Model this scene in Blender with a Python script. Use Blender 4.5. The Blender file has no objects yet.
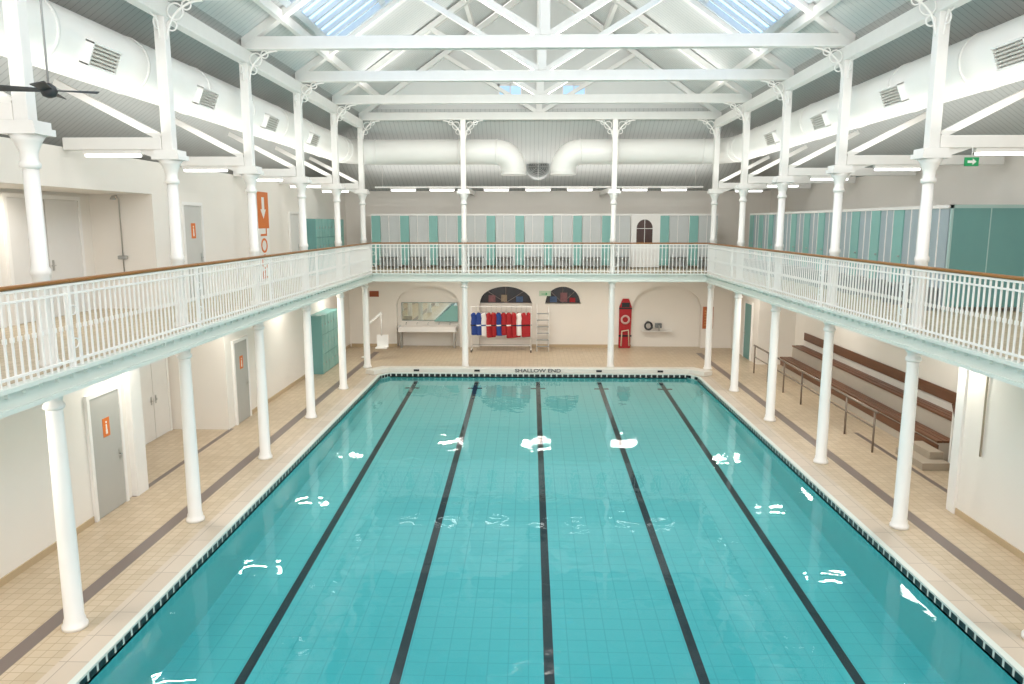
import bpy, bmesh, math, random
from mathutils import Vector, Matrix
random.seed(4)
S=bpy.context.scene
try:
    S.view_settings.view_transform='Standard'
except Exception: pass
COL=S.collection
pi=math.pi

# ---------------------------------------------------------------- materials
def lin(c):
    if isinstance(c,str):
        c=c.lstrip('#'); c=[int(c[i:i+2],16)/255 for i in (0,2,4)]
    return tuple(((x/12.92) if x<=.04045 else ((x+.055)/1.055)**2.4) for x in c)+(1,)
MC={}
def M(name,col,rough=.5,metal=0,var=.06,scale=3,bump=0,emit=0,emitcol=None):
    if name in MC: return MC[name]
    m=bpy.data.materials.new(name); m.use_nodes=True; nt=m.node_tree; n=nt.nodes; l=nt.links
    b=n['Principled BSDF']; b.inputs['Roughness'].default_value=rough; b.inputs['Metallic'].default_value=metal
    c=lin(col)
    tc=n.new('ShaderNodeTexCoord'); no=n.new('ShaderNodeTexNoise'); no.inputs['Scale'].default_value=scale; no.inputs['Detail'].default_value=4
    l.new(tc.outputs['Object'],no.inputs['Vector'])
    mx=n.new('ShaderNodeMix'); mx.data_type='RGBA'
    mx.inputs[6].default_value=tuple(x*(1-var) for x in c[:3])+(1,); mx.inputs[7].default_value=tuple(min(1,x*(1+var*.5)) for x in c[:3])+(1,)
    l.new(no.outputs['Fac'],mx.inputs[0]); l.new(mx.outputs[2],b.inputs['Base Color'])
    if bump:
        bp=n.new('ShaderNodeBump'); bp.inputs['Strength'].default_value=bump; bp.inputs['Distance'].default_value=.02
        l.new(no.outputs['Fac'],bp.inputs['Height']); l.new(bp.outputs[0],b.inputs['Normal'])
    if emit:
        b.inputs['Emission Color'].default_value=lin(emitcol or col); b.inputs['Emission Strength'].default_value=emit
    MC[name]=m; return m
class NT:
    def __init__(s,name):
        s.m=bpy.data.materials.new(name); s.m.use_nodes=True; s.n=s.m.node_tree.nodes; s.l=s.m.node_tree.links; s.b=s.n['Principled BSDF']
        s.tc=s.n.new('ShaderNodeTexCoord'); s.sep=s.n.new('ShaderNodeSeparateXYZ'); s.l.new(s.tc.outputs['Object'],s.sep.inputs[0])
    def setin(s,inp,v):
        if isinstance(v,(int,float)): inp.default_value=v
        elif isinstance(v,tuple): inp.default_value=v
        else: s.l.new(v,inp)
    def math(s,op,a,b=0,c=0):
        x=s.n.new('ShaderNodeMath'); x.operation=op; s.setin(x.inputs[0],a); s.setin(x.inputs[1],b); s.setin(x.inputs[2],c); return x.outputs[0]
    def mix(s,f,a,b):
        x=s.n.new('ShaderNodeMix'); x.data_type='RGBA'; s.setin(x.inputs[0],f); s.setin(x.inputs[6],a); s.setin(x.inputs[7],b); return x.outputs[2]
    def noise(s,scale,detail=4,vec=None):
        x=s.n.new('ShaderNodeTexNoise'); x.inputs['Scale'].default_value=scale; x.inputs['Detail'].default_value=detail; s.l.new(vec or s.tc.outputs['Object'],x.inputs['Vector']); return x.outputs['Fac']
    def brick(s,w,h,mort,off=0.,vec=None,c1=(1,1,1,1),c2=(.9,.9,.9,1),cm=(0,0,0,1)):
        x=s.n.new('ShaderNodeTexBrick'); x.offset=off; x.inputs['Scale'].default_value=1; x.inputs['Brick Width'].default_value=w; x.inputs['Row Height'].default_value=h
        x.inputs['Mortar Size'].default_value=mort; x.inputs['Color1'].default_value=c1; x.inputs['Color2'].default_value=c2; x.inputs['Mortar'].default_value=cm
        s.l.new(vec or s.tc.outputs['Object'],x.inputs['Vector']); return x.outputs['Color'],x.outputs['Fac']
    def between(s,v,a,b):
        return s.math('MULTIPLY',s.math('GREATER_THAN',v,a),s.math('LESS_THAN',v,b))
    def out(s,col,rough=.5,height=None,bs=.2):
        s.setin(s.b.inputs['Base Color'],col); s.setin(s.b.inputs['Roughness'],rough)
        if height is not None:
            bp=s.n.new('ShaderNodeBump'); bp.inputs['Strength'].default_value=bs; bp.inputs['Distance'].default_value=.01; s.l.new(height,bp.inputs['Height']); s.l.new(bp.outputs[0],s.b.inputs['Normal'])
        return s.m
def floor_mat():
    t=NT('deck_tile')
    c,f=t.brick(.16,.16,.005,c1=lin('#c8b79f'),c2=lin('#bba98f'),cm=lin('#9c8a71'))
    n=t.noise(.9,5); c=t.mix(t.math('MULTIPLY',n,.4),c,lin('#a48e70'))
    ax=t.math('ABSOLUTE',t.sep.outputs[0]); y=t.sep.outputs[1]
    cc,cf=t.brick(.6,.6,.006,c1=lin('#c8b9a8'),c2=lin('#bdae9c'),cm=lin('#9e9080'))
    cop=t.math('MULTIPLY',t.math('LESS_THAN',ax,6.1),t.math('LESS_THAN',y,27.1))
    c=t.mix(cop,c,cc)
    st=t.math('MULTIPLY',t.between(ax,6.62,6.86),t.math('LESS_THAN',y,31))
    st2=t.math('MULTIPLY',t.between(ax,8.08,8.2),t.between(y,14,19))
    c=t.mix(t.math('MAXIMUM',st,st2),c,lin('#6f625c'))
    return t.out(c,.35,f,-.15)
def pool_mat():
    t=NT('pool_tile')
    y=t.sep.outputs[1]; x=t.sep.outputs[0]
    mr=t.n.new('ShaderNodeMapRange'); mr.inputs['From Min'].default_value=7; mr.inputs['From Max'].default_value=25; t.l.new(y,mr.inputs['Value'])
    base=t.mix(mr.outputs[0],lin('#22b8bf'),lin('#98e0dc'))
    _,f=t.brick(.3,.3,.008)
    base=t.mix(t.math('MULTIPLY',f,.42),base,lin('#0e929e'))
    base=t.mix(t.math('MULTIPLY',t.noise(.5,3),.25),base,lin('#37acb4'))
    pp=t.math('PINGPONG',x,1.1); inn=t.math('LESS_THAN',t.math('ABSOLUTE',x),5)
    ln=t.math('MULTIPLY',t.math('LESS_THAN',pp,.075),inn)
    tb=t.math('MULTIPLY',t.math('MULTIPLY',t.math('LESS_THAN',pp,.25),inn),t.between(y,25.5,25.66))
    ln=t.math('MULTIPLY',t.math('MAXIMUM',ln,tb),t.math('LESS_THAN',y,26.9))
    base=t.mix(ln,base,lin('#0b1f2b'))
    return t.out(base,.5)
def edge_mat():
    t=NT('nosing_tile')
    v=t.math('ADD',t.sep.outputs[0],t.sep.outputs[1])
    fr=t.math('FRACT',t.math('DIVIDE',v,.2))
    d=t.math('MULTIPLY',t.math('LESS_THAN',fr,.78),t.between(t.sep.outputs[2],-.125,-.025))
    c=t.mix(d,lin('#cfd6cf'),lin('#14181c'))
    return t.out(c,.3)
def board_mat(name,c1,c2,w,axis=1,rough=.6):
    t=NT(name)
    fr=t.math('FRACT',t.math('DIVIDE',t.sep.outputs[axis],w))
    g=t.math('LESS_THAN',fr,.08)
    c=t.mix(g,t.mix(t.noise(1.5),lin(c1),tuple(x*.93 for x in lin(c1)[:3])+(1,)),lin(c2))
    return t.out(c,rough)
def slab_mat():
    t=NT('gallery_slab')
    g=t.n.new('ShaderNodeNewGeometry'); s=t.n.new('ShaderNodeSeparateXYZ'); t.l.new(g.outputs['Normal'],s.inputs[0])
    c,f=t.brick(.2,.2,.006,c1=lin('#cdbda4'),c2=lin('#bfae92'),cm=lin('#a08f75'))
    c=t.mix(t.math('GREATER_THAN',s.outputs[2],.5),lin('#e8e5df'),c)
    return t.out(c,.5)
def wood_mat(name,c1,c2,axis=1):
    t=NT(name)
    mp=t.n.new('ShaderNodeMapping'); sc=[18,18,18]; sc[axis]=1.2; mp.inputs['Scale'].default_value=sc; t.l.new(t.tc.outputs['Object'],mp.inputs['Vector'])
    n=t.noise(1,6,mp.outputs[0]); return t.out(t.mix(n,lin(c1),lin(c2)),.35,n,.1)
def water_mat():
    m=bpy.data.materials.new('water'); m.use_nodes=True; n=m.node_tree.nodes; l=m.node_tree.links; n.clear()
    o=n.new('ShaderNodeOutputMaterial'); mx=n.new('ShaderNodeMixShader'); fr=n.new('ShaderNodeFresnel'); fr.inputs[0].default_value=1.33
    tr=n.new('ShaderNodeBsdfTransparent'); tr.inputs[0].default_value=(.95,.995,.99,1); gl=n.new('ShaderNodeBsdfGlossy'); gl.inputs['Roughness'].default_value=.02
    tc=n.new('ShaderNodeTexCoord'); no=n.new('ShaderNodeTexNoise'); no.inputs['Scale'].default_value=2.2; no.inputs['Detail'].default_value=1.2; no.inputs['Distortion'].default_value=.5
    l.new(tc.outputs['Object'],no.inputs['Vector'])
    bp=n.new('ShaderNodeBump'); bp.inputs['Strength'].default_value=.2; bp.inputs['Distance'].default_value=.03
    l.new(no.outputs['Fac'],bp.inputs['Height']); l.new(bp.outputs[0],gl.inputs['Normal']); l.new(bp.outputs[0],fr.inputs['Normal'])
    l.new(fr.outputs[0],mx.inputs[0]); l.new(tr.outputs[0],mx.inputs[1]); l.new(gl.outputs[0],mx.inputs[2]); l.new(mx.outputs[0],o.inputs[0]); return m

WHITE=M('white_paint','#eeece8',.45,var=.03)
IRON=M('white_iron','#f5f3ef',.35,var=.03)
WALL=M('wall_plaster','#ebe6de',.7,var=.04,scale=1)
BEAM=M('white_timber','#f3f1ed',.5,var=.05,scale=5)
MINT=M('mint_paint','#dde4dd',.45,var=.03)
TEAL=M('teal_laminate','#86b9b2',.4,var=.05)
TEALD=M('teal_dark','#6a9c99',.4,var=.06)
GREYP=M('grey_laminate','#c6cac9',.45,var=.05)
DOORG=M('grey_door','#b3b2ac',.5,var=.04)
DOORW=M('white_door','#e0deda',.5,var=.04)
STEEL=M('steel','#b9b9b6',.3,.9,var=.05)
BRONZE=M('rail_metal','#85776a',.4,.3,var=.05)
DUCT=M('duct_white','#f8f7f3',.45,var=.02)
DARK=M('dark_grey','#34383b',.5,var=.1)
BLACK=M('black','#15171a',.4)
ORANGE=M('orange','#d9742a',.5)
RED=M('red_fabric','#a81f26',.7,var=.2,scale=12)
BLUE=M('blue_fabric','#24448e',.7,var=.2,scale=12)
GREEN=M('exit_green','#1d8f55',.5,emit=.2)
BROWN=M('brown_board','#9a4f2b',.6,var=.15)
WOODR=wood_mat('handrail_wood','#a87236','#83531f',1)
WOODX=wood_mat('handrail_wood_cross','#a87236','#83531f',0)
BENCH=wood_mat('bench_wood','#774a2c','#53301a',1)
TUBE=M('lamp_tube','#ffffff',.5,emit=4)
GLASS=M('sky_glass','#6f8597',.3,emit=1.9,emitcol='#a9c9ec')
BAR=M('glazing_bar_backlit','#c2c9cd',.5)  # greyed so the bars' backlit darkness is put into the colour
FLOOR=floor_mat(); POOL=pool_mat(); EDGE=edge_mat(); SLAB=slab_mat(); WATER=water_mat()
POOLW=M('pool_wall_tile_lightened','#6fd2d2',.5,var=.05)  # paler than the bottom tile, making up for weak light on the walls
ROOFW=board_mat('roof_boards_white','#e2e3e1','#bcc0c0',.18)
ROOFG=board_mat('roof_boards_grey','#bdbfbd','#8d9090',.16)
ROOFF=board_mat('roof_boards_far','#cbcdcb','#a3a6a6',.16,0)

# ---------------------------------------------------------------- mesh builder
class MB:
    def __init__(s): s.v=[]; s.f=[]; s.sm=[]
    def hexa(s,p):
        b=len(s.v); s.v+= [tuple(x) for x in p]
        for q in ((0,3,2,1),(4,5,6,7),(0,1,5,4),(1,2,6,5),(2,3,7,6),(3,0,4,7)): s.f.append(tuple(b+i for i in q)); s.sm.append(False)
        return s
    def box(s,x0,x1,y0,y1,z0,z1):
        return s.hexa([(x0,y0,z0),(x1,y0,z0),(x1,y1,z0),(x0,y1,z0),(x0,y0,z1),(x1,y0,z1),(x1,y1,z1),(x0,y1,z1)])
    def quad(s,*p):
        b=len(s.v); s.v+=[tuple(x) for x in p]; s.f.append(tuple(range(b,b+len(p)))); s.sm.append(False); return s
    def beam(s,p0,p1,w,h,up=(0,0,1)):
        p0=Vector(p0);p1=Vector(p1); d=(p1-p0).normalized(); u=Vector(up)
        if abs(d.dot(u))>.99: u=Vector((0,1,0))
        r=d.cross(u).normalized(); u=r.cross(d)
        r*=w/2;u*=h/2
        return s.hexa([p0-r-u,p0+r-u,p1+r-u,p1-r-u,p0-r+u,p0+r+u,p1+r+u,p1-r+u])
    def tube(s,pts,r,seg=12,cap=True,closed=False):
        pts=[Vector(p) for p in pts]; N=len(pts); rs=r if isinstance(r,(list,tuple)) else [r]*N
        b=len(s.v); prev=None
        for i,p in enumerate(pts):
            if closed: d=(pts[(i+1)%N]-pts[i-1]).normalized()
            elif i==0: d=(pts[1]-p).normalized()
            elif i==N-1: d=(p-pts[i-1]).normalized()
            else: d=((pts[i+1]-p).normalized()+(p-pts[i-1]).normalized()).normalized()
            if prev is None:
                a=Vector((0,0,1)) if abs(d.z)<.9 else Vector((1,0,0))
                prev=d.cross(a).normalized()
            prev=(prev-d*prev.dot(d)).normalized(); q=d.cross(prev)
            for k in range(seg):
                t=2*pi*k/seg; s.v.append(tuple(p+rs[i]*(math.cos(t)*prev+math.sin(t)*q)))
        for i in range(N if closed else N-1):
            j=(i+1)%N
            for k in range(seg):
                k2=(k+1)%seg; s.f.append((b+i*seg+k,b+i*seg+k2,b+j*seg+k2,b+j*seg+k)); s.sm.append(True)
        if cap and not closed:
            s.f.append(tuple(b+k for k in range(seg))[::-1]); s.sm.append(False)
            s.f.append(tuple(b+(N-1)*seg+k for k in range(seg))); s.sm.append(False)
        return s
    def lathe(s,prof,c=(0,0,0),seg=20):
        b=len(s.v)
        for r,z in prof:
            for k in range(seg):
                t=2*pi*k/seg; s.v.append((c[0]+r*math.cos(t),c[1]+r*math.sin(t),c[2]+z))
        for i in range(len(prof)-1):
            for k in range(seg):
                k2=(k+1)%seg; s.f.append((b+i*seg+k,b+i*seg+k2,b+(i+1)*seg+k2,b+(i+1)*seg+k)); s.sm.append(True)
        s.f.append(tuple(b+k for k in range(seg))[::-1]); s.sm.append(False)
        s.f.append(tuple(b+(len(prof)-1)*seg+k for k in range(seg))); s.sm.append(False)
        return s
    def prism(s,poly,d0,d1,plane='xz'):
        def P(a,b_,d):
            return {'xz':(a,d,b_),'yz':(d,a,b_),'xy':(a,b_,d)}[plane]
        n=len(poly); b=len(s.v)
        s.v+=[P(a,c,d0) for a,c in poly]+[P(a,c,d1) for a,c in poly]
        s.f.append(tuple(range(b,b+n))); s.sm.append(False); s.f.append(tuple(range(b+n,b+2*n))[::-1]); s.sm.append(False)
        for i in range(n):
            j=(i+1)%n; s.f.append((b+j,b+i,b+n+i,b+n+j)); s.sm.append(False)
        return s
    def build(s,name,mat,parent=None,loc=None,label=None,cat=None,kind=None,group=None,bevel=0,rot=None,fixn=True):
        me=bpy.data.meshes.new(name); me.from_pydata(s.v,[],s.f); me.validate()
        for p,sm in zip(me.polygons,s.sm): p.use_smooth=sm
        if fixn:
            bm=bmesh.new(); bm.from_mesh(me); bmesh.ops.recalc_face_normals(bm,faces=bm.faces); bm.to_mesh(me); bm.free()
        me.materials.append(mat)
        o=bpy.data.objects.new(name,me); COL.objects.link(o)
        if parent: o.parent=parent
        if loc: o.location=loc
        if rot: o.rotation_euler=rot
        meta(o,label,cat,kind,group)
        if bevel:
            b=o.modifiers.new('bevel','BEVEL'); b.width=bevel; b.segments=2; b.limit_method='ANGLE'
        return o
def meta(o,label=None,cat=None,kind=None,group=None):
    if label:o['label']=label
    if cat:o['category']=cat
    if kind:o['kind']=kind
    if group:o['group']=group
def E(name,loc,label,cat,group=None,rz=0):
    e=bpy.data.objects.new(name,None); COL.objects.link(e); e.location=loc; e.rotation_euler=(0,0,rz); e.empty_display_size=.2; meta(e,label,cat,None,group); return e
def clone(o,loc=None,rz=None,parent=None):
    c=o.copy(); COL.objects.link(c)
    if loc is not None: c.location=loc
    if rz is not None: c.rotation_euler=(0,0,rz)
    if parent is not None: c.parent=parent
    for ch in list(o.children): clone(ch,parent=c)
    return c
def textmesh(name,txt,size,mat,parent,loc,rot,ext=.004,align='CENTER',xs=1):
    cu=bpy.data.curves.new('t','FONT'); cu.body=txt; cu.size=size; cu.extrude=ext; cu.align_x=align; cu.align_y='CENTER'; cu.offset=.003
    t=bpy.data.objects.new('t',cu); COL.objects.link(t); bpy.context.view_layer.update()
    me=bpy.data.meshes.new_from_object(t.evaluated_get(bpy.context.evaluated_depsgraph_get()))
    bpy.data.objects.remove(t); me.materials.clear(); me.materials.append(mat)
    o=bpy.data.objects.new(name,me); COL.objects.link(o); o.parent=parent; o.location=loc; o.rotation_euler=rot; o.scale=(xs,1,1); return o
def area(loc,rot,sx,sy,power,col=(1,1,1)):
    L=bpy.data.lights.new('lamp','AREA'); L.shape='RECTANGLE'; L.size=sx; L.size_y=sy; L.energy=power; L.color=col
    o=bpy.data.objects.new('lamp',L); COL.objects.link(o); o.location=loc; o.rotation_euler=rot; return o
ST=dict(kind='structure')

# ---------------------------------------------------------------- constants
CX=6.3; CXL=6.38; RX=6.12; YC=[9.2,12.86,16.52,20.18,23.84,27.5]; GZ=3.55; YF=32.3; LX=-8.17; OX=9.8
ZR=13.75; SL=.714
def rz_(x): return ZR-SL*abs(x)

# ---------------------------------------------------------------- floor & pool
Y0=0.6; PY0=1.6; PY1=26.5; PX=5.62; CHX=5.35; CHY=26.1
mb=MB()
poly=[(-PX,PY0),(PX,PY0),(PX,CHY),(CHX,PY1),(-CHX,PY1),(-PX,CHY)]
def ring(mb,z):
    mb.quad((-10,Y0,z),(-PX,Y0,z),(-PX,CHY,z),(-10,CHY,z))
    mb.quad((PX,Y0,z),(10,Y0,z),(10,CHY,z),(PX,CHY,z))
    mb.quad((-PX,Y0,z),(PX,Y0,z),(PX,PY0,z),(-PX,PY0,z))
    mb.quad((-10,CHY,z),(-PX,CHY,z),(-CHX,PY1,z),(-CHX,YF+.6,z),(-10,YF+.6,z))
    mb.quad((10,CHY,z),(10,YF+.6,z),(CHX,YF+.6,z),(CHX,PY1,z),(PX,CHY,z))
    mb.quad((-CHX,PY1,z),(CHX,PY1,z),(CHX,YF+.6,z),(-CHX,YF+.6,z))
ring(mb,0)
o=mb.build('floor',FLOOR,fixn=False,**ST); o['label']='beige mosaic tiled pool deck with dark stripes'
# pool basin
mb=MB(); 
zb=lambda y: -.3-(PY1-y)*.0476
n=len(poly)
for i in range(n):
    a=poly[i]; b=poly[(i+1)%n]
    mb.quad((a[0],a[1],-.12),(b[0],b[1],-.12),(b[0],b[1],zb(b[1])),(a[0],a[1],zb(a[1])))
mb.build('wall_pool',POOLW,fixn=False,**ST)['label']='turquoise tiled pool side walls, tint lightened to offset underwater dimness'
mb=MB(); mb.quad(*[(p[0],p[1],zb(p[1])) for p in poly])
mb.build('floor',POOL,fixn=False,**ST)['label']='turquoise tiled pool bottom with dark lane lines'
mb=MB()
inner=poly; outer=[(-PX-.1,PY0-.1),(PX+.1,PY0-.1),(PX+.1,CHY+.04),(CHX+.05,PY1+.1),(-CHX-.05,PY1+.1),(-PX-.1,CHY+.04)]
for i in range(n):
    j=(i+1)%n; a,b,c,d=inner[i],inner[j],outer[j],outer[i]
    mb.hexa([(a[0],a[1],-.155),(b[0],b[1],-.155),(c[0],c[1],-.155),(d[0],d[1],-.155),(a[0],a[1],.006),(b[0],b[1],.006),(c[0],c[1],.006),(d[0],d[1],.006)])
mb.build('trim_1',EDGE,**ST)['label']='pale pool nosing with row of dark tiles'
mb=MB(); mb.quad(*[(p[0],p[1],-.15) for p in poly])
w=mb.build('pool_water',WATER,fixn=False,label='clear turquoise rippled water filling the swimming pool',cat='water')
# raised shallow end coping
mb=MB()
mb.prism([(-5.85,26.1),(-5.4,26.6),(5.4,26.6),(5.85,26.1),(6.2,26.3),(5.7,27.0),(-5.7,27.0),(-6.2,26.3)],.0,.17,'xy')
cop=mb.build('trim_2',M('coping','#dcd7cd',.4),bevel=.02,**ST); cop['label']='raised white coping lettered SHALLOW END'
textmesh('lettering','SHALLOW END',.17,M('letter_grey','#3a3c3e',.5),cop,(0.0,26.593,.085),(pi/2,0,0),xs=1.4)
mb=MB()
for x in (-4.4,-2.2,2.2,4.4): mb.box(x-.1,x+.1,26.585,26.6,.05,.12)
mb.build('depth_mark',BLACK,parent=cop)

# ---------------------------------------------------------------- gallery slab
mb=MB()
mb.box(-OX-.2,-RX,Y0,YF,3.3,GZ); mb.box(RX,OX+.2,Y0,YF,3.3,GZ); mb.box(-RX,RX,27.32,YF,3.3,GZ)
mb.build('floor',SLAB,**ST)['label']='gallery floor slab with white soffit'
# fascias
def fascia(name,p0,p1,inx,iny):
    mb=MB()
    x0,y0=p0;x1,y1=p1
    mb.beam((x0,y0,3.4),(x1,y1,3.4),.08,.26)
    mb.beam((x0+inx*.05,y0+iny*.05,3.53),(x1+inx*.05,y1+iny*.05,3.53),.16,.05)
    mb.beam((x0+inx*.03,y0+iny*.03,3.28),(x1+inx*.03,y1+iny*.03,3.28),.12,.05)
    L=math.hypot(x1-x0,y1-y0); k=int(L/.3)
    for i in range(k):
        t=(i+.5)/k; cx=x0+(x1-x0)*t+inx*.055; cy=y0+(y1-y0)*t+iny*.055
        mb.box(cx-.03,cx+.03,cy-.03,cy+.03,3.44,3.5)
    mb.build(name,MINT,**ST)['label']='pale mint moulded gallery fascia'
fascia('trim_3',(-RX,Y0),(-RX,27.3),1,0); fascia('trim_4',(RX,Y0),(RX,27.3),-1,0); fascia('trim_5',(-RX,27.3),(RX,27.3),0,-1)

# ---------------------------------------------------------------- walls
def quadwall(name,label,boxes,mat=WALL):
    mb=MB()
    for b in boxes: mb.box(*b)
    o=mb.build(name,mat,**ST); o['label']=label; return o
T=.12; RWE=13.7
quadwall('wall_left','white plaster wall beside the pool deck',[(LX-T,LX,Y0,14.3,0,3.3),(LX-T,LX,18.9,YF,0,3.3),(-9.9,LX-T,18.9,19.0,0,3.3),(-9.9,LX-T,14.1,14.2,0,3.3),(-9.8,-9.7,14.2,18.9,0,3.3),
    ])
quadwall('wall_left','white plaster gallery wall with recess',[(LX-T,LX,15.7,YF,GZ,6.62),(LX-T,LX,9.0,15.7,5.95,6.62),(LX-T,LX,Y0,9.0,GZ,6.62),(-9.5,LX-T,15.7,15.8,GZ,5.95),(-9.6,-9.5,9,15.8,GZ,5.95),(-9.5,LX-T,8.9,9.0,GZ,5.95),
    (-9.6,LX-T,Y0,YF,6.5,6.62),(-9.5,LX-T,9.0,15.7,5.95,6.05)])
quadwall('wall_left','outer white wall under the eaves',[(-OX-.1,-OX,Y0,YF,GZ,6.95)])
quadwall('wall_right','white plaster wall beside the pool deck',[(7.65,7.65+T,Y0,RWE,0,3.3),(7.65,OX,RWE-.1,RWE,0,3.3),(OX,OX+.1,RWE,28.6,0,3.3),(8.4,8.5,28.6,YF,0,3.3),(8.4,OX,28.5,28.6,0,3.3)])
quadwall('wall_right','outer white gallery wall above cubicles',[(OX,OX+.1,Y0,YF,GZ,6.95)])
quadwall('wall_far','upper white wall at the gallery end',[(-OX,OX,YF,YF+.1,3.3,6.7)])
mb=MB(); mb.prism([(-6.4,9.15),(6.4,9.15),(0,ZR-.05)],27.62,27.7,'xz')
mb.build('wall_gable',ROOFW,**ST)['label']='white boarded gable wall'
arches=[(-6.1,-3.35),(-2.5,-.2),(.35,1.9),(4.1,7.1)]
def archz(x):
    for i,(a,b) in enumerate(arches):
        if a<=x<=b:
            c=(a+b)/2; r=(b-a)/2; rise=.75 if i!=3 else .95
            sp=1.9 if i!=3 else 1.75
            return sp+rise*math.sqrt(max(0,1-((x-c)/r)**2))
    return None
mb=MB(); D=.35
xs=[-10]
for a,b in arches: 
    xs+= [a-1e-4]+[a+(b-a)*k/20 for k in range(21)]+[b+1e-4]
xs.append(10)
for i in range(len(xs)-1):
    a,b=xs[i],xs[i+1]; m=archz((a+b)/2)
    small=(.35<=(a+b)/2<=1.9)
    if b-a<1e-3: continue
    if m is None: 
        mb.quad((a,YF,0),(b,YF,0),(b,YF,3.3),(a,YF,3.3))
    else:
        za,zb_=archz(a+1e-6) or 1.9,archz(b-1e-6) or 1.9
        mb.quad((a,YF,za),(b,YF,zb_),(b,YF,3.3),(a,YF,3.3))
        mb.quad((a,YF,za),(b,YF,zb_),(b,YF+D,zb_),(a,YF+D,za))
        if small: mb.quad((a,YF,0),(b,YF,0),(b,YF,1.9),(a,YF,1.9))
for k,(a,b) in enumerate(arches):
    z0=1.9 if k==2 else 0
    zt=archz(a+1e-6)
    for x in (a,b): mb.quad((x,YF,z0),(x,YF+D,z0),(x,YF+D,zt),(x,YF,zt))
    if k==2: mb.quad((a,YF,1.9),(b,YF,1.9),(b,YF+D,1.9),(a,YF+D,1.9))
mb.quad((-10,YF+D,0),(10,YF+D,0),(10,YF+D,3.3),(-10,YF+D,3.3))
mb.build('wall_far',WALL,fixn=False,**ST)['label']='white wall with arched recesses'
quadwall('trim_6','white corner pilaster',[(LX-.15,LX+.12,14.05,14.45,0,3.3)],WHITE)
quadwall('trim_7','white pilaster near bench recess',[(7.6,7.9,RWE-.2,RWE+.05,0,3.3)],WHITE)
SK=M('skirt','#bda888',.4)
quadwall('baseboard_left','beige tiled skirting',[(LX,LX+.02,Y0,12.7,0,.12),(LX,LX+.02,20.4,YF,0,.12)],SK)
quadwall('baseboard_right','beige tiled skirting',[(7.63,7.65,Y0,RWE-.2,0,.12)],SK)
quadwall('baseboard_far','beige tiled skirting',[(-8.1,-6.1,YF-.02,YF,0,.14),(1.9,4.1,YF-.02,YF,0,.14),(-.2,1.9,YF-.02,YF,0,.14)],SK)

# ---------------------------------------------------------------- roof
def slope_pt(s,x,y,t):
    nx,nz=math.sin(math.atan(SL)),math.cos(math.atan(SL))
    return (s*(x-nx*t),y,rz_(x)-nz*t)
def sbox(mb,s,xa,xb,ya,yb,t0,t1):
    P=lambda x,y,t: slope_pt(s,x,y,t)
    mb.hexa([P(xa,ya,t0),P(xb,ya,t0),P(xb,yb,t0),P(xa,yb,t0),P(xa,ya,t1),P(xb,ya,t1),P(xb,yb,t1),P(xa,yb,t1)])
SX0,SX1,SY0,SY1=2.6,5.45,1.8,20.1
for s,nm in ((-1,'left'),(1,'right')):
    mb=MB()
    sbox(mb,s,0,SX0,Y0,27.7,-.1,0); sbox(mb,s,SX1,6.35,Y0,27.7,-.1,0); sbox(mb,s,SX0,SX1,SY1,27.7,-.1,0); sbox(mb,s,SX0,SX1,Y0,SY0,-.1,0)
    mb.build('ceiling',ROOFW,**ST)['label']='white boarded pitched roof underside'
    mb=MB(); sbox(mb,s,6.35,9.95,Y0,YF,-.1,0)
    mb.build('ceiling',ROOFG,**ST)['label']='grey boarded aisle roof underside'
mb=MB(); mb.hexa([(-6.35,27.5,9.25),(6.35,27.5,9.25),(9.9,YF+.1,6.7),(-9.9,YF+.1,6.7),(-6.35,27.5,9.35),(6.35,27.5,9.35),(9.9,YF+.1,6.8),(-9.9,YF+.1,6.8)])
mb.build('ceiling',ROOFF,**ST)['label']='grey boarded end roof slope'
# skylights
wi=1
ybs=[1.8,5.54]+YC[:3]+[20.1]
for s in (-1,1):
    for i in range(len(ybs)-1):
        ya,yb=ybs[i]+.06,ybs[i+1]-.06
        root=MB()
        sbox(root,s,SX0,SX0+.12,ya,yb,-.05,.1); sbox(root,s,SX1-.12,SX1,ya,yb,-.05,.1); sbox(root,s,SX0,SX1,ya,ya+.1,-.05,.1); sbox(root,s,SX0,SX1,yb-.1,yb,-.05,.1)
        k=7
        for j in range(1,k):
            y=ya+(yb-ya)*j/k; sbox(root,s,SX0,SX1,y-.05,y+.05,-.02,.07)
        sbox(root,s,4.0,4.12,ya,yb,-.02,.04)
        o=root.build('window_%d'%wi,BAR,**ST); o['label']='white framed roof skylight'; wi+=1
        g=MB(); sbox(g,s,SX0+.02,SX1-.02,ya,yb,-.06,-.04); g.build('glass',GLASS,parent=o)
for xa,xb in ((-1.45,-.6),(.8,1.65)):
    mb=MB(); mb.box(xa,xb,27.56,27.6,9.68,9.74).box(xa,xb,27.56,27.6,10.14,10.2).box(xa,xa+.05,27.56,27.6,9.7,10.2).box(xb-.05,xb,27.56,27.6,9.7,10.2).box((xa+xb)/2-.02,(xa+xb)/2+.02,27.56,27.6,9.7,10.2)
    o=mb.build('window_%d'%wi,WHITE,**ST); o['label']='small gable window'; wi+=1
    MB().box(xa+.02,xb-.02,27.6,27.61,9.7,10.18).build('glass',M('gableglass','#a5c8e6',.2,emit=.6,emitcol='#b5d5f0'),parent=o)

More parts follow.
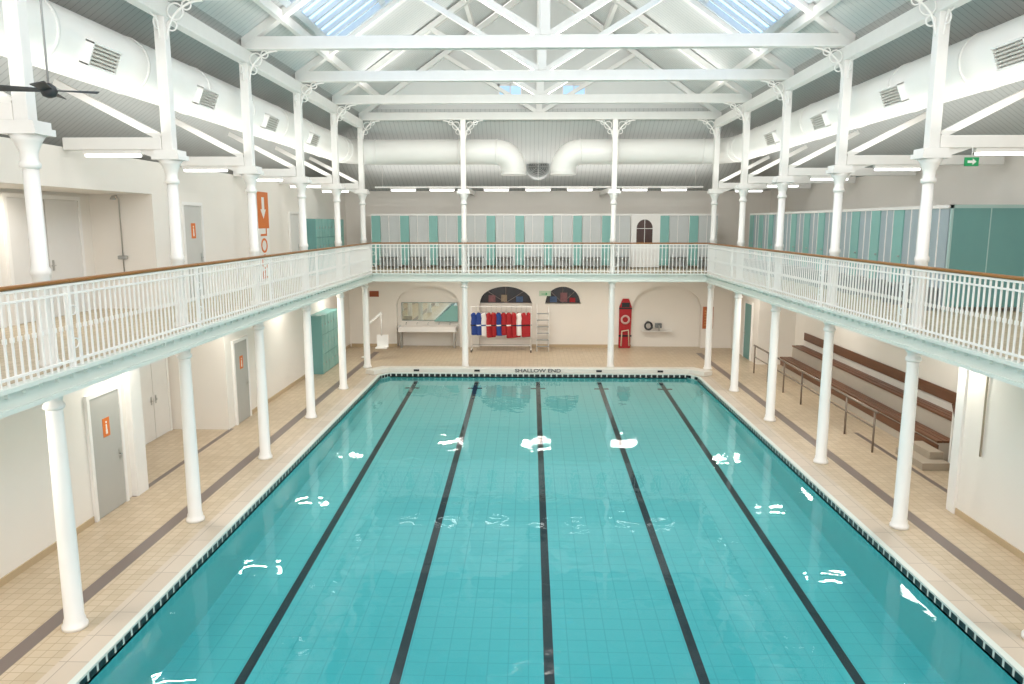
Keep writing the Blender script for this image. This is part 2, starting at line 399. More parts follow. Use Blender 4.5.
# ---------------------------------------------------------------- trusses
tr=E('roof_truss',(0,YC[0],9.1),'white timber king-post roof truss spanning the hall','roof truss','roof trusses across the hall')
MB().box(-6.4,6.4,-.1,.1,-.13,.13).build('tie_beam',BEAM,parent=tr,bevel=.015)
for s in (-1,1):
    MB().beam((s*6.35,0,.02),(0,0,4.4),.16,.22,(0,1,0)).build('rafter',BEAM,parent=tr)
    MB().beam((s*.1,0,.15),(s*3.3,0,2.05),.13,.16,(0,1,0)).build('strut',BEAM,parent=tr)
MB().box(-.1,.1,-.1,.1,.13,4.4).build('king_post',BEAM,parent=tr)
for y in YC[1:]: clone(tr,(0,y,9.1))
clone(tr,(0,5.54,9.1))
for s in (-1,1):
    for xa in (2.35,5.62):
        mb=MB(); a=slope_pt(s,xa,Y0,.12)
        mb.beam((0,0,0),(0,27.5-Y0,0),.12,.2)
        o=mb.build('purlin',BEAM,loc=a,label='white timber roof purlin running along the roof',cat='roof beam',group='roof purlins')
    MB().box(-.1,.1,0,27.4-Y0,-.14,.14).build('arcade_beam',BEAM,loc=(CX if s>0 else -CXL,Y0,8.83),label='white timber beam linking the column tops',cat='beam',bevel=.015,group='arcade beams')

# ---------------------------------------------------------------- columns
def col(x,y,group,far=False):
    e=E('iron_column',(x,y,0),'tall slender white cast-iron column standing on the pool deck','column',group)
    MB().lathe([(.16,0),(.16,.05),(.135,.08),(.135,.12),(.12,.16),(.115,1.5),(.1,2.95),(.1,3.0)]).build('shaft',IRON,parent=e)
    MB().lathe([(.1,3.0),(.13,3.02),(.13,3.06),(.105,3.09),(.11,3.15),(.17,3.24),(.18,3.27),(.18,3.3)]).build('capital',IRON,parent=e)
    MB().lathe([(.13,3.55),(.13,3.62),(.1,3.66),(.1,4.7),(.115,4.72),(.115,4.78),(.095,4.82),(.088,6.0)]).build('upper_shaft',IRON,parent=e)
    mb=MB().lathe([(.088,6.0),(.12,6.02),(.12,6.07),(.095,6.1),(.1,6.2),(.15,6.32),(.2,6.4)]); mb.box(-.23,.23,-.2,.2,6.4,6.48).box(-.2,.2,-.17,.17,6.48,6.56)
    mb.build('upper_capital',IRON,parent=e)
    MB().box(-.09,.09,-.09,.09,6.56,8.97).build('post',BEAM,parent=e,bevel=.01)
    s=-1 if x>0 else 1
    dirs=[(s,0),(0,1),(0,-1)] if not far else [(1,0),(-1,0)]
    for dx,dy in dirs:
        mb=MB(); R=.62
        pts=[]
        for k in range(13):
            t=pi/2*k/12; a=.09+R-R*math.cos(t); z=8.35-.0+R*math.sin(t)-.02
            pts.append((dx*a,dy*a,z))
        mb.tube(pts,.022,8)
        for rr,ca,cz in ((.13,.25,8.78),(.075,.44,8.88),(.08,.18,8.56)):
            mb.tube([(dx*(ca+rr*math.cos(2*pi*k/16)),dy*(ca+rr*math.cos(2*pi*k/16)),cz+rr*math.sin(2*pi*k/16)) for k in range(16)],.014,6,closed=True)
        mb.build('spandrel_bracket',IRON,parent=e)
    return e
cl=col(-CXL,YC[0],'columns around the pool'); cr=col(CX,YC[0],'columns around the pool')
for y in YC[1:]:
    clone(cl,(-CXL,y,0)); clone(cr,(CX,y,0))
cf=col(-2.7,27.5,'columns around the pool',True); clone(cf,(2.7,27.5,0))

def brace(s,x1,grp):
    cx=CX if s>0 else CXL
    e=E('aisle_brace',(s*cx,YC[0],6.57),'white timber tie and diagonal strut from column to wall','roof brace',grp)
    L=x1-cx
    mb=MB(); a=s*.1; b=s*L
    mb.box(min(a,b),max(a,b),-.08,.08,0,.2); mb.build('tie_beam',BEAM,parent=e,bevel=.01)
    MB().beam((s*.12,0,.2),(s*1.85,0,1.1),.11,.13,(0,1,0)).build('strut',BEAM,parent=e)
    MB().prism([(s*.23,0),(s*.65,0),(s*.35,-.1),(s*.23,-.15)],-.03,.03,'xz').build('knee_bracket',IRON,parent=e)
    return e
bl=brace(-1,-LX-.01,'aisle braces'); br=brace(1,9.68,'aisle braces')
for y in YC[1:]: clone(bl,(-CXL,y,6.57)); clone(br,(CX,y,6.57))
bf=E('aisle_brace',(-2.7,27.5,6.5),'white timber tie from column back to end wall','roof brace','end aisle braces')
MB().box(-.08,.08,.1,YF-27.52,0,.17).build('tie_beam',BEAM,parent=bf)
clone(bf,(2.7,27.5,6.5))

# fluorescent lights
def fixture(loc,rz,label,first=[None]):
    if first[0] is None:
        e=E('fluorescent_light',loc,label,'ceiling light','fluorescent strip lights',rz)
        MB().box(-.5,.5,-.06,.06,0,.07).build('housing',WHITE,parent=e,bevel=.01)
        MB().box(-.47,.47,-.045,.045,-.045,0).build('diffuser',TUBE,parent=e,bevel=.015)
        first[0]=e; return e
    return clone(first[0],loc,rz)
for y in YC:
    fixture((-7.35,y,6.5),0,'white fluorescent strip light under the timber tie')
    fixture((7.5,y,6.5),0,'')
for x in (-5.2,-3.7,-1.6,0,1.6,3.7,5.2):
    fixture((x,29.4,6.62),0,'')
m=MB().box(-6.3,6.3,-.03,.03,0,.06)
for x in (-6,-3,0,3,6): m.tube([(x,0,.05),(x,0,1.4)],.008,6)
m.build('light_rail',WHITE,loc=(0,29.4,6.69),label='thin white suspended rail carrying strip lights',cat='light rail')

# ---------------------------------------------------------------- railings
def railing(L,axis,label='white iron balustrade with golden wooden handrail on gallery edge'):
    e=E('gallery_railing',(0,0,0),label,'railing','gallery balustrade sections')
    P=(lambda t,z:(0,t,z)) if axis==1 else (lambda t,z:(t,0,z))
    mb=MB(); mb.beam(P(0,1.09),P(L,1.09),.085,.05); mb.build('handrail',WOODR if axis==1 else WOODX,parent=e,bevel=.018)
    MB().beam(P(0,1.045),P(L,1.045),.05,.03).beam(P(0,.93),P(L,.93),.03,.025).build('top_rail',IRON,parent=e)
    MB().beam(P(0,.09),P(L,.09),.04,.03).build('bottom_rail',IRON,parent=e)
    m=MB().box(-.025,.025,-.025,.025,0,1.04)
    for zc in (.3,.72):
        m.tube([tuple(Vector(P(.085+.06*math.cos(2*pi*k/16),zc+.06*math.sin(2*pi*k/16)))) for k in range(16)],.009,6,closed=True)
    m.build('newel',IRON,parent=e)
    b=MB().box(-.011,.011,-.011,.011,.0,1.03).box(-.018,.018,-.018,.018,.48,.54).build('baluster',IRON,parent=e)
    n=int(L/.125)
    for i in range(n):
        loc=P((i+.5)*L/n+(.1 if i==0 else 0),0)
        if i==0: b.location=loc
        else:
            c=b.copy(); COL.objects.link(c); c.location=loc
    return e
Lb=3.66
r=railing(Lb,1); r.location=(-RX+.05,5.54,GZ)
for y in YC[:4]: clone(r,(-RX+.05,y,GZ))
r2=railing(27.26-YC[4],1); r2.location=(-RX+.05,YC[4],GZ); clone(r2,(RX-.05,YC[4],GZ))
for y in [5.54]+YC[:4]: clone(r,(RX-.05,y,GZ))
r3=railing(RX-.05-2.7,0); r3.location=(-RX+.05,27.26,GZ); clone(r3,(2.7,27.26,GZ))
r4=railing(5.4,0); r4.location=(-2.7,27.26,GZ)

# ---------------------------------------------------------------- ducts
def ductrun(s):
    e=E('ventilation_duct',(s*7.15,2,7.97),'large round white ventilation duct hung in the aisle roof','duct','ventilation ducts')
    pts=[(0,0,0)]
    y=0
    while y<24.6: y+=1.22; pts.append((0,min(y,25.0),0))
    R=1.3; yc=26.7-R
    pts=[p for p in pts if p[1]<yc-.1]
    for k in range(9):
        t=pi/2*k/8; pts.append((-s*(R-R*math.cos(t)),yc+R*math.sin(t),0))
    xe=7.15-1.25
    for q in (2.2,3.2,4.2,5.0,xe-.3): pts.append((-s*q,26.7,0))
    for k in range(1,9):
        t=pi/2*k/8; pts.append((-s*(xe-.3+.62*math.sin(t)),26.7+.15*(1-math.cos(t)),-.62*(1-math.cos(t))))
    pts.append((-s*(xe+.32),26.85,-.8))
    mb=MB().tube(pts,.46,28)
    for i,p in enumerate(pts):
        if (i%2==1 and p[1]<yc) or (p[1]>=yc and i in (len(pts)-1,len(pts)-10,len(pts)-12,23,29)):
            j=min(i+1,len(pts)-1); k0=max(i-1,0)
            d=(Vector(pts[j])-Vector(pts[k0])).normalized(); P=Vector(p)
            mb.tube([P-d*.03,P+d*.03],.475,28)
    mb.build('duct_pipe',DUCT,parent=e,fixn=False)
    for yv in (11.55,15.2,18.9,22.6):
        g=MB(); g2=MB()
        ang=math.radians(22)
        dirv=Vector((-s*math.cos(ang),0,-math.sin(ang)))
        up=Vector((0,0,1)); up=(up-dirv*up.dot(dirv)).normalized()
        C=Vector((0,yv-2,0))+dirv*.04
        def hx(m,a0,a1,h0,h1,l0,l1):
            Y=Vector((0,1,0)); q=[]
            for a in (a0,a1):
                for (l,h) in ((l0,h0),(l1,h0),(l1,h1),(l0,h1)): q.append(C+dirv*a+up*h+Y*l)
            m.hexa(q)
        hx(g,.34,.52,-.17,.17,-.38,-.35);hx(g,.34,.52,-.17,.17,.35,.38);hx(g,.34,.52,.15,.18,-.38,.38);hx(g,.34,.52,-.18,-.15,-.38,.38); hx(g,.34,.455,-.15,.15,-.35,.35)
        for k in range(5): h=-.11+k*.055; hx(g2,.47,.515,h-.014,h+.014,-.35,.35)
        v=g.build('vent_box',DUCT,parent=e); g2.build('grille',M('grillegrey','#d3d0c8',.5),parent=v)
    return e
ductrun(-1); ductrun(1)
fe=E('extractor_fan',(0,30.55,7.5),'round grey extractor fan with wire guard in end roof slope','fan'); fe.rotation_euler=(math.radians(-28),0,0)
MB().tube([(0,-.1,0),(0,.12,0)],.46,32).build('housing',M('fan_grey','#9a9d9c',.5),parent=fe)
MB().tube([(0,-.11,0),(0,-.101,0)],.38,32).build('opening',M('fan_open','#6b6e6e',.5),parent=fe)
mb=MB()
for rr in (.12,.2,.28,.36): mb.tube([(rr*math.cos(2*pi*k/32),-.14,rr*math.sin(2*pi*k/32)) for k in range(32)],.008,6,closed=True)
for k in range(8): mb.tube([(0,-.14,0),(.4*math.cos(pi*k/4),-.14,.4*math.sin(pi*k/4))],.008,6)
mb.build('guard',STEEL,parent=fe)
mb=MB()
for k in range(5):
    a=2*pi*k/5; c,s_=math.cos(a),math.sin(a)
    mb.hexa([(c*.05-s_*.03,-.13,s_*.05+c*.03),(c*.05+s_*.03,-.115,s_*.05-c*.03),(c*.34+s_*.1,-.115,s_*.34-c*.1),(c*.34-s_*.1,-.13,s_*.34+c*.1)]+[(c*.05-s_*.03,-.125,s_*.05+c*.03),(c*.05+s_*.03,-.11,s_*.05-c*.03),(c*.34+s_*.1,-.11,s_*.34-c*.1),(c*.34-s_*.1,-.125,s_*.34+c*.1)])
mb.build('blade',M('fanblade','#7d8080',.5),parent=fe)

# ceiling fan
cfn=E('ceiling_fan',(-5.75,8.7,6.83),'dark grey ceiling fan hanging on a thin rod','ceiling fan')
MB().lathe([(.02,-.08),(.07,-.06),(.09,0),(.07,.05),(.03,.08)]).build('motor',DARK,parent=cfn)
MB().tube([(0,0,.08),(0,0,rz_(5.75)-6.83-.15)],.012,8).build('rod',M('rodgrey','#a9abab',.4),parent=cfn)
for k in range(4):
    a=pi/2*k+.35; c,s_=math.cos(a),math.sin(a); mb=MB()
    R=lambda u,v,z:(c*u-s_*v,s_*u+c*v,z)
    mb.hexa([R(.08,-.05,-.01),R(.5,-.07,-.02),R(.5,.07,.02),R(.08,.05,.01),R(.08,-.05,.0),R(.5,-.07,-.01),R(.5,.07,.03),R(.08,.05,.02)])
    mb.build('blade',DARK,parent=cfn)

# ---------------------------------------------------------------- doors (structure)
di=[1]
def door(x,y0,y1,z,h,face,mat,sign=True,double=False,handle=True,label='grey door with small orange sign'):
    e=MB(); f=face
    def bx(m,a0,a1,ya,yb,za,zb2): m.box(min(x+f*a0,x+f*a1),max(x+f*a0,x+f*a1),ya,yb,za,zb2)
    bx(e,.0,.06,y0-.08,y0,z,z+h+.08);bx(e,.0,.06,y1,y1+.08,z,z+h+.08);bx(e,.0,.06,y0,y1,z+h,z+h+.08)
    o=e.build('door_%d'%di[0],WHITE,**ST); di[0]+=1; o['label']=label
    spans=[(y0,y1)] if not double else [(y0,(y0+y1)/2-.01),((y0+y1)/2+.01,y1)]
    for a,b in spans:
        m=MB(); bx(m,.005,.04,a+.005,b-.005,z+.01,z+h-.005); lf=m.build('leaf',mat,parent=o)
        if handle:
            m=MB(); yy=b-.1 if not double or a==y0 else a+.1
            m.tube([(x+f*.04,yy,z+1.0),(x+f*.09,yy,z+1.0),(x+f*.09,yy-.12,z+1.0)],.01,8); bx(m,.04,.046,yy-.03,yy+.03,z+.9,z+1.1)
            m.build('handle',STEEL,parent=lf)
    if sign:
        yc=(y0+y1)/2; m=MB(); bx(m,.041,.046,yc-.11,yc+.11,z+1.45,z+1.8); sg=m.build('sign_plate',ORANGE,parent=o)
        m=MB(); bx(m,.046,.049,yc-.02,yc+.02,z+1.58,z+1.68); m.tube([(x+f*.046,yc,z+1.72),(x+f*.049,yc,z+1.72)],.022,12)
        bx(m,.046,.049,yc-.03,yc-.005,z+1.5,z+1.58); bx(m,.046,.049,yc+.005,yc+.03,z+1.5,z+1.58); m.build('pictogram',WHITE,parent=sg)
    return o
door(LX,12.8,13.75,0,2.25,1,DOORG)
door(-9.7,15.6,17.0,0,2.2,1,DOORW,False,True,label='white double doors in the recess')
door(-9.7,17.25,18.75,0,2.2,1,DOORW,False,True,label='white double doors in the recess')
door(LX,19.4,20.3,0,2.2,1,DOORG)
door(LX,17.0,17.9,GZ,2.2,1,M('pale_door','#c9c8c3',.5))
door(-9.5,13.1,15.2,GZ,2.25,1,DOORW,False,True,label='tall white cupboard double doors on gallery')
door(-9.5,10.6,12.7,GZ,2.25,1,DOORW,False,True,label='tall white cupboard double doors on gallery')
door(8.4,29.3,30.2,0,2.2,-1,TEALD,False,label='teal door beside the deck')
door(LX,24.6,25.5,GZ,2.1,1,DOORW,False,label='white door on gallery')

bn=E('pool_sign',(LX+.03,22.1,GZ+.15),'tall vertical wall banner in orange with pool lettering','sign')
MB().box(0,.02,-.45,.45,0,2.55).build('panel',WHITE,parent=bn)
MB().box(.02,.025,-.45,.45,1.5,2.55).build('orange_field',ORANGE,parent=bn)
textmesh('lettering','POOL',.72,ORANGE,bn,(.025,0,.76),(pi/2,-pi/2,pi/2),xs=.8)
MB().prism([(-.1,2.4),(.1,2.4),(.1,2.05),(.22,2.05),(0,1.78),(-.22,2.05),(-.1,2.05)],.025,.03,'yz').build('arrow',WHITE,parent=bn)

sh=E('wall_shower',(-8.85,15.68,4.3),'chrome shower pipe and valve on white wall','shower')
MB().tube([(0,-.03,0),(0,-.03,1.55),(0,-.1,1.62),(0,-.22,1.6)],.013,8).build('riser_pipe',STEEL,parent=sh)
MB().lathe([(.02,.06),(.06,0),(.06,-.02)],(0,-.24,1.55)).build('shower_head',STEEL,parent=sh)
MB().box(-.1,.1,-.08,0,.3,.38).build('valve',STEEL,parent=sh,bevel=.02)

def locker(loc,rz,cols,w,h,grp,label='teal laminate locker unit with stacked doors'):
    e=E('locker',loc,label,'locker',grp,rz)
    MB().box(0,cols*w,0,.45,0,h).build('body',TEALD,parent=e)
    for i in range(cols):
        for j in range(3):
            m=MB().box(i*w+.012,(i+1)*w-.012,-.02,0,.02+j*h/3,(j+1)*h/3-.01); d=m.build('door',TEAL,parent=e)
            MB().box(i*w+.04,i*w+.065,-.035,-.02,.02+j*h/3+h/6-.04,.02+j*h/3+h/6+.04).build('lock',STEEL,parent=d)
    return e
l=locker((LX+.47,26.0,GZ),pi/2,2,.38,1.95,'lockers')
for k in range(1,5): clone(l,(LX+.47,26.0+.78*k,GZ),pi/2)
l=locker((LX+.47,26.2,0),pi/2,2,.4,2.1,'deck lockers')
clone(l,(LX+.47,27.02,0),pi/2); clone(l,(LX+.47,27.84,0),pi/2)

# ---------------------------------------------------------------- cubicles
W=1.16
SEATG=M('seatgrey','#8b8e8c',.5)
def cubicle(grp,dw=.36,panel=GREYP):
    e=E('changing_cubicle',(0,0,0),'changing cubicle with teal door and pale grey panel','changing cubicle',grp)
    MB().box(0,dw,-.02,.02,.12,2.1).build('door',TEAL,parent=e,bevel=.004)
    MB().box(dw+.02,W-.03,.0,.03,.08,2.1).build('panel',panel,parent=e)
    m=MB().box(-.02,.0,-.03,1.4,.05,2.15).box(-.02,W-.02,-.03,.05,2.1,2.17).box(dw+.33,dw+.35,-.02,.01,.08,2.1); m.build('frame',WHITE,parent=e)
    MB().box(dw+.04,W-.1,-.4,-.02,.42,.47).box(dw+.06,dw+.1,-.38,-.05,0,.42).box(W-.18,W-.14,-.38,-.05,0,.42).build('bench_seat',SEATG,parent=e)
    MB().tube([(dw-.06,-.02,1.05),(dw-.06,-.06,1.05)],.02,10).build('knob',STEEL,parent=e)
    return e
c=cubicle('end gallery cubicles'); c.location=(-6.7,30.5,GZ)
for i in range(1,12):
    if i==9: continue
    clone(c,(-6.7+W*i,30.5,GZ))
c2=cubicle('side gallery cubicles',.45,M('bluegrey_panel','#a4b3b9',.45)); c2.location=(8.2,15.62+W,GZ); c2.rotation_euler=(0,0,-pi/2)
for i in range(1,12): clone(c2,(8.2,15.62+W*(i+1),GZ),-pi/2)
ce=E('partition',(8.2,15.56,GZ),'broad teal end panel closing the cubicle row','partition')
MB().box(0.04,1.56,0,.04,.1,2.1).build('panel',TEALD,parent=ce)
MB().box(0,.04,-.01,.05,0,2.17).box(1.56,1.6,-.01,.05,0,2.17).box(0,1.6,-.01,.05,2.1,2.17).box(.78,.8,-.005,.045,.1,2.1).build('frame',M('tealframe','#a9c6c2',.4),parent=ce)
aw=E('arched_window',(-6.7+W*9,30.5,GZ),'white panel with dark arched window','window')
MB().box(0,W-.02,-.02,.02,.05,2.17).build('surround',WHITE,parent=aw)
pl=[(.22,.95),(.86,.95)]+[(.54+.32*math.cos(pi*k/12),1.6+.35*math.sin(pi*k/12)) for k in range(13)]
MB().prism(pl,-.035,-.021,'xz').build('pane',M('darkpane','#4a3530',.2),parent=aw)
MB().box(.53,.55,-.045,-.035,.95,1.95).box(.22,.86,-.045,-.035,1.58,1.6).build('glazing_bar',WHITE,parent=aw)

# ---------------------------------------------------------------- tiered bench (right)
tb=E('tiered_bench',(8.9,16.6,0),'long tiered wooden spectator bench on pale plinths','bench')
LB=10.8
MB().box(.05,.45,0,LB,0,.45).box(.45,.88,0,LB,0,.88).build('plinth',M('plinth','#bdb3a5',.6),parent=tb)
m=MB()
for k in range(3): m.box(k*.14,k*.14+.125,-.02,LB,.45,.5)
m.build('seat',BENCH,parent=tb,bevel=.006)
m=MB()
for k in range(3): m.box(.42+k*.14,.42+k*.14+.125,-.02,LB,.88,.93)
m.build('seat',BENCH,parent=tb,bevel=.006)
MB().box(.84,.87,0,LB,1.12,1.4).build('backrest',BENCH,parent=tb)
MB().box(.03,.05,0,LB,.2,.4).build('kick_rail',BENCH,parent=tb)
hr=E('steel_handrail',(7.8,17.3,0),'brushed bronze-grey handrail with two rails on posts','handrail')
LH=9.5
for k in range(7):
    MB().tube([(0,k*LH/6,0),(0,k*LH/6,.98)],.025,10).build('post',BRONZE,parent=hr)
MB().tube([(0,-.15,1.0),(0,LH+.1,1.0)],.03,12).build('top_rail',BRONZE,parent=hr)
MB().tube([(0,0,.6),(0,LH,.6)],.02,12).build('mid_rail',BRONZE,parent=hr)
ws=E('wooden_steps',(9.0,15.5,0),'brown wooden step unit with sloping stringers beside bench','steps')
for dx in (0,.5):
    MB().beam((dx,.0,.02),(dx,.75,1.45),.05,.1,(0,0,1)).build('stringer',BENCH,parent=ws)
for k in range(4):
    y=.12+k*.17; z=.28+k*.32
    MB().box(.0,.5,y-.1,y+.1,z-.02,z+.02).build('tread',BENCH,parent=ws)
MB().box(-.02,.02,.68,.74,0,1.4).box(.48,.52,.68,.74,0,1.4).box(-.02,.52,.68,.74,1.35,1.4).build('back_frame',WHITE,parent=ws)
quadwall('trim_8','pale stone steps beside the bench',[(8.3,8.9,16.0,17.2,0,.16),(8.6,8.9,16.3,17.2,.16,.32)],M('stonestep','#a99c8a',.6))
pp=MB().tube([(0,0,0),(0,0,1.75),(.02,0,1.8)],.018,8).build('wall_pole',M('polemat','#b0a48f',.5),loc=(7.62,12.9,1.3),label='slim pale pole hooked on white wall',cat='pole')

# ---------------------------------------------------------------- far deck things
sk=E('wash_trough',(-6.0,YF-.25,0),'long white wash trough with taps below arched recess','sink')
MB().box(0,2.55,-.2,.5,.72,.78).box(0,2.55,-.2,-.15,.78,.95).box(0,.05,-.2,.5,.78,.95).box(2.5,2.55,-.2,.5,.78,.95).build('basin',WHITE,parent=sk,bevel=.01)
MB().box(.1,.16,-.1,.3,0,.72).box(2.4,2.46,-.1,.3,0,.72).build('leg',STEEL,parent=sk)
for k in range(5):
    MB().tube([(.3+k*.48,.5,1.05),(.3+k*.48,.3,1.05),(.3+k*.48,.27,.98)],.014,8).build('tap',STEEL,parent=sk)
mi=E('wall_mirror',(-5.9,YF+.3,1.15),'wide frameless mirror above the wash trough','mirror')
MB().box(0,2.4,0,.02,0,.75).build('glass',M('mirr','#d5dcd6',.03,1.0,var=0),parent=mi)
MB().box(-.03,2.43,.01,.03,-.03,.78).build('frame',M('mirframe','#9aa5a0',.4),parent=mi)
MB().prism([(0,1.1),(.8,1.78),(1.05,1.78),(1.05,1.1)],0,.03,'xz').build('splash_panel',TEAL,loc=(-4.5,YF+.2,0),label='teal glass splash panel above the trough',cat='panel')
rk=E('clothes_rack',(-2.75,31.2,0),'white tubular rail rack on castors','clothes rack')
m=MB().tube([(0,0,.1),(0,0,1.9),(2.5,0,1.9),(2.5,0,.1)],.025,10); m.tube([(0,-.25,.1),(0,.25,.1)],.025,10).tube([(2.5,-.25,.1),(2.5,.25,.1)],.025,10).tube([(0,0,.25),(2.5,0,.25)],.02,10)
m.build('frame',WHITE,parent=rk)
MB().tube([(.05,-.03,.3),(2.45,-.03,.3)],.012,6).build('lower_wire',STEEL,parent=rk)
for x in (0,2.5):
    for y in (-.25,.25): MB().tube([(x-.02,y,.05),(x+.02,y,.05)],.05,12).build('castor',BLACK,parent=rk)
cols=[BLUE,BLUE,WHITE,RED,RED,BLUE,RED,RED,RED,WHITE,RED]
names={id(BLUE):'blue',id(RED):'red',id(WHITE):'white'}
for i,mc in enumerate(cols):
    nm=names[id(mc)]
    e=E('life_jacket',(-2.55+i*.21,31.2,1.72),nm+' padded life jacket hanging on a rack','life jacket','life jackets on the rack',rz=math.radians(28+random.uniform(-8,8)))
    h=random.uniform(1.0,1.15)
    body=[(-.2,-1.0*h),(-.22,-.45),(-.2,-.3),(-.23,-.14),(-.12,-.06),(-.06,-.07),(0,-.24),(.06,-.07),(.12,-.06),(.23,-.14),(.2,-.3),(.22,-.45),(.2,-1.0*h)]
    MB().prism(body,-.07,.07,'xz').build('body',mc,parent=e,bevel=.03)
    MB().box(-.225,.225,-.076,.076,-.62,-.57).build('strap',(WHITE if i%2 else BLACK) if mc is not WHITE else BLUE,parent=e)
    MB().tube([(-.02,0,.2),(0,0,.22),(.03,0,.2),(.03,0,.16),(0,0,.1),(0,0,-.02)],.006,6).tube([(-.14,0,-.07),(0,0,-.01),(.14,0,-.07)],.008,6).build('hanger',STEEL,parent=e)
ld=E('step_ladder',(.0,31.5,0),'white metal pool step ladder standing by the wall','ladder')
for x in (0,.5):
    MB().tube([(x,-.3,0),(x,.15,1.75),(x,.3,1.95),(x,.5,1.8),(x,.55,0)],.022,10).build('side_rail',WHITE,parent=ld)
for k in range(6): MB().box(.0,.5,-.3+.45*k/6.2-.02,-.3+.45*k/6.2+.14,.2+.27*k,.23+.27*k).build('tread',M('tread','#8f9290',.5),parent=ld)
def fanlight(x0,x1,lab,posters):
    cx=(x0+x1)/2; r=(x1-x0)/2-.02
    e=E('fanlight',(cx,YF+.3,1.92),lab,'window')
    MB().prism([(r*math.cos(pi*k/16),.73*math.sin(pi*k/16)) for k in range(17)],0,.03,'xz').build('pane',M('fanpane','#3a3234',.2,var=.5,scale=4),parent=e)
    m=MB()
    for k in range(1,4):
        t=pi*k/4; m.beam((0,-.01,0),(r*math.cos(t),-.01,.72*math.sin(t)),.02,.02,(0,1,0))
    m.build('glazing_bar',M('fanbar','#8b7b72',.5),parent=e)
    for (ax,az,w_,h_,mt) in posters:
        MB().box(ax,ax+w_,-.03,-.022,az,az+h_).build('poster',mt,parent=e)
    return e
PK=M('poster_pink','#8f6064',.6,var=.6,scale=9); PB=M('poster_blue','#4c6488',.6,var=.5,scale=9); PY=M('poster_cream','#a2917a',.6,var=.4,scale=9)
fanlight(-2.5,-.2,'dark arched fanlight with small posters',[(-.75,.03,.3,.3,PK),(-.2,.05,.25,.3,PY),(.45,.03,.3,.25,PB)])
fanlight(.35,1.9,'dark arched fanlight with red and blue posters',[(-.55,.03,.3,.25,PB),(-.1,.05,.3,.4,PK),(.3,.03,.25,.2,RED)])
rs=E('rescue_board',(3.55,YF-.12,0),'red rescue equipment board with white ring and straps','rescue equipment')
MB().prism([(0,0),(.5,0),(.54,1.8),(.4,2.15),(.14,2.15),(0,1.8)],0,.08,'xz').build('board',RED,parent=rs,bevel=.02)
MB().tube([(.26+.16*math.cos(2*pi*k/20),-.05,1.25+.16*math.sin(2*pi*k/20)) for k in range(20)],.045,10,closed=True).build('ring_buoy',M('buoy','#c9a9a2',.6),parent=rs)
MB().box(-.01,.54,-.012,0,.5,.58).box(-.01,.54,-.012,0,1.7,1.76).box(.1,.44,-.012,0,1.78,1.98).build('strap',BLACK,parent=rs)
MB().tube([(.1,-.03,.1),(.12,-.06,.75),(.4,-.06,.8),(.44,-.03,.1)],.03,8).build('rope',M('rope','#d8c9b0',.8),parent=rs)
e=E('coiled_hose',(4.85,YF+.15,.95),'dark coiled hose hung on arched recess wall','hose')
m=MB()
pts=[((.13+.012*(k/24))*math.cos(2*pi*k/24),.0-.03*(k/24),(.16)*math.sin(2*pi*k/24)) for k in range(72)]
m.tube(pts,.035,8); m.build('coil',DARK,parent=e)
MB().box(-.04,.04,-.02,.18,.08,.2).build('hook',STEEL,parent=e)
e=E('hose_valve',(5.3,YF+.12,.85),'grey wall valve box with short pipe in recess','valve')
MB().box(-.14,.14,0,.22,0,.2).build('body',M('valvegrey','#7c7f80',.4),parent=e,bevel=.02)
MB().tube([(0,-.02,.1),(0,-.1,.1),(0,-.1,-.1)],.03,10).build('pipe',STEEL,parent=e)
MB().box(4.6,5.9,YF+.1,YF+.34,.68,.72).build('wall_shelf',WHITE,label='slim white wall shelf in arched recess',cat='shelf')
nb=E('notice_board',(7.15,YF-.03,.85),'framed orange-brown notice board on far wall','notice board')
MB().box(0,.45,0,.03,0,.95).build('board',M('board_orange','#b8693a',.6,var=.15),parent=nb); 
m=MB()
for k in range(6): m.box(.08,.37,-.008,0,.15+k*.12,.18+k*.12)
m.build('text_line',M('noticecream','#e0b27a',.6),parent=nb)
MB().box(0,.4,0,.03,0,.25).build('name_plaque',BROWN,loc=(-7.25,YF-.03,2.2),label='small brown plaque with plain wooden face',cat='plaque')
es=E('exit_sign',(.1,YF-.04,2.25),'pale box exit sign with green arrow on wall','exit sign')
MB().box(0,.5,0,.04,0,.22).build('panel',M('exitpale','#b9cfb8',.5),parent=es); MB().prism([(.1,.1),(.28,.1),(.28,.16),(.36,.09),(.28,.02),(.28,.07),(.1,.07)],-.004,0,'xz').build('arrow',GREEN,parent=es)
es2=E('exit_sign',(6.78,12.7,6.27),'small green exit sign hanging from timber tie','exit sign')
MB().box(0,.22,0,.03,0,.14).build('panel',GREEN,parent=es2); MB().prism([(.04,.09),(.12,.09),(.12,.12),(.18,.07),(.12,.02),(.12,.05),(.04,.05)],-.004,0,'xz').build('arrow',WHITE,parent=es2)
MB().tube([(.11,.015,.14),(.11,.015,.3)],.008,6).build('hanger',WHITE,parent=es2)
ht=E('pool_hoist',(-6.9,29.6,0),'white pool hoist with sloping arm on the deck','hoist')
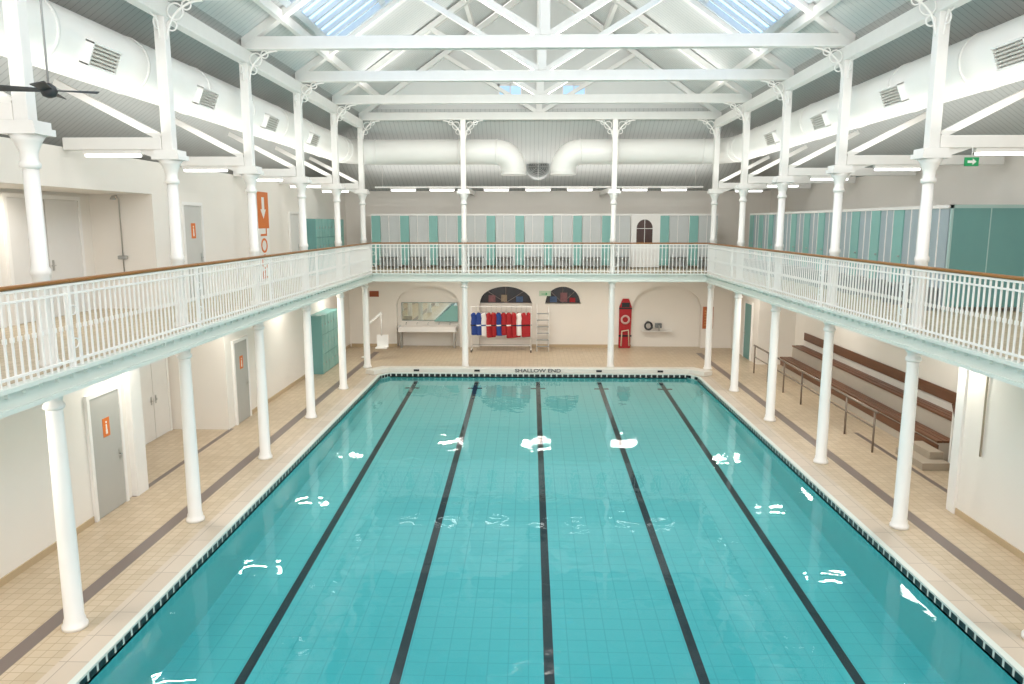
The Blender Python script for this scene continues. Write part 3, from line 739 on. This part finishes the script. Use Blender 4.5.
MB().lathe([(.18,0),(.18,.04),(.05,.08),(.045,1.3)]).build('mast',WHITE,parent=ht)
MB().beam((0,0,1.25),(.75,-.3,1.85),.07,.09).build('arm',WHITE,parent=ht)
MB().box(.5,.95,-.5,-.1,.45,.5).box(.5,.95,-.14,-.1,.5,.95).tube([(.72,-.3,1.82),(.72,-.3,.95)],.02,8).build('seat',WHITE,parent=ht)

# ---------------------------------------------------------------- lights
WARM=(1,.94,.86)
for y in [3.5,8.5,13.5,18.3,23,28]:
    area((-7.3,y,3.28),(0,0,0),1.0,.06,44,WARM); area((7.3,y,3.28),(0,0,0),1.0,.06,44,WARM)
for x in (-3.5,0,3.5): area((x,29.9,3.28),(0,0,0),1.1,.07,50,WARM)
area((-9.0,16.6,3.28),(0,0,0),.5,.5,14,WARM); area((-8.9,12.5,5.9),(0,0,0),.5,.5,22,WARM)
for y in (17,24): area((9.1,y,3.28),(0,0,0),.3,1.5,24,WARM)
for y in [5.54]+YC[:-1]:
    area((0,y,9.26),(pi,0,0),10.5,.15,85,(1,.97,.93))  # added uplight without a fitting, brightens the roof boards
    area((0,y+.1,8.93),(math.radians(32),0,0),9,.12,155,(1,.96,.91))  # added flood, tilted away from view, brightens hall and ducts
for s in (-1,1): area((s*7.3,16,6.85),(pi,0,0),1.7,24,200,(1,.97,.93))  # added upward panels, unseen from below, lighten the aisle roofs
area((0,30.2,6.8),(pi,0,0),14,1.0,100,(1,.97,.93))  # added upward panel, also unseen, lightens the end roof slope
w=bpy.data.worlds.new('World'); S.world=w; w.use_nodes=True; bg=w.node_tree.nodes['Background']; bg.inputs[0].default_value=(1,.97,.935,1); bg.inputs[1].default_value=1.8

# ---------------------------------------------------------------- camera
cam=bpy.data.cameras.new('Camera'); co=bpy.data.objects.new('Camera',cam); COL.objects.link(co); S.camera=co
cam.sensor_width=36; cam.lens=750/1024*36; cam.clip_start=.05; cam.clip_end=200
co.location=(-.3,0,5.35); co.rotation_euler=(math.radians(90-9.0),0,math.radians(1.37))
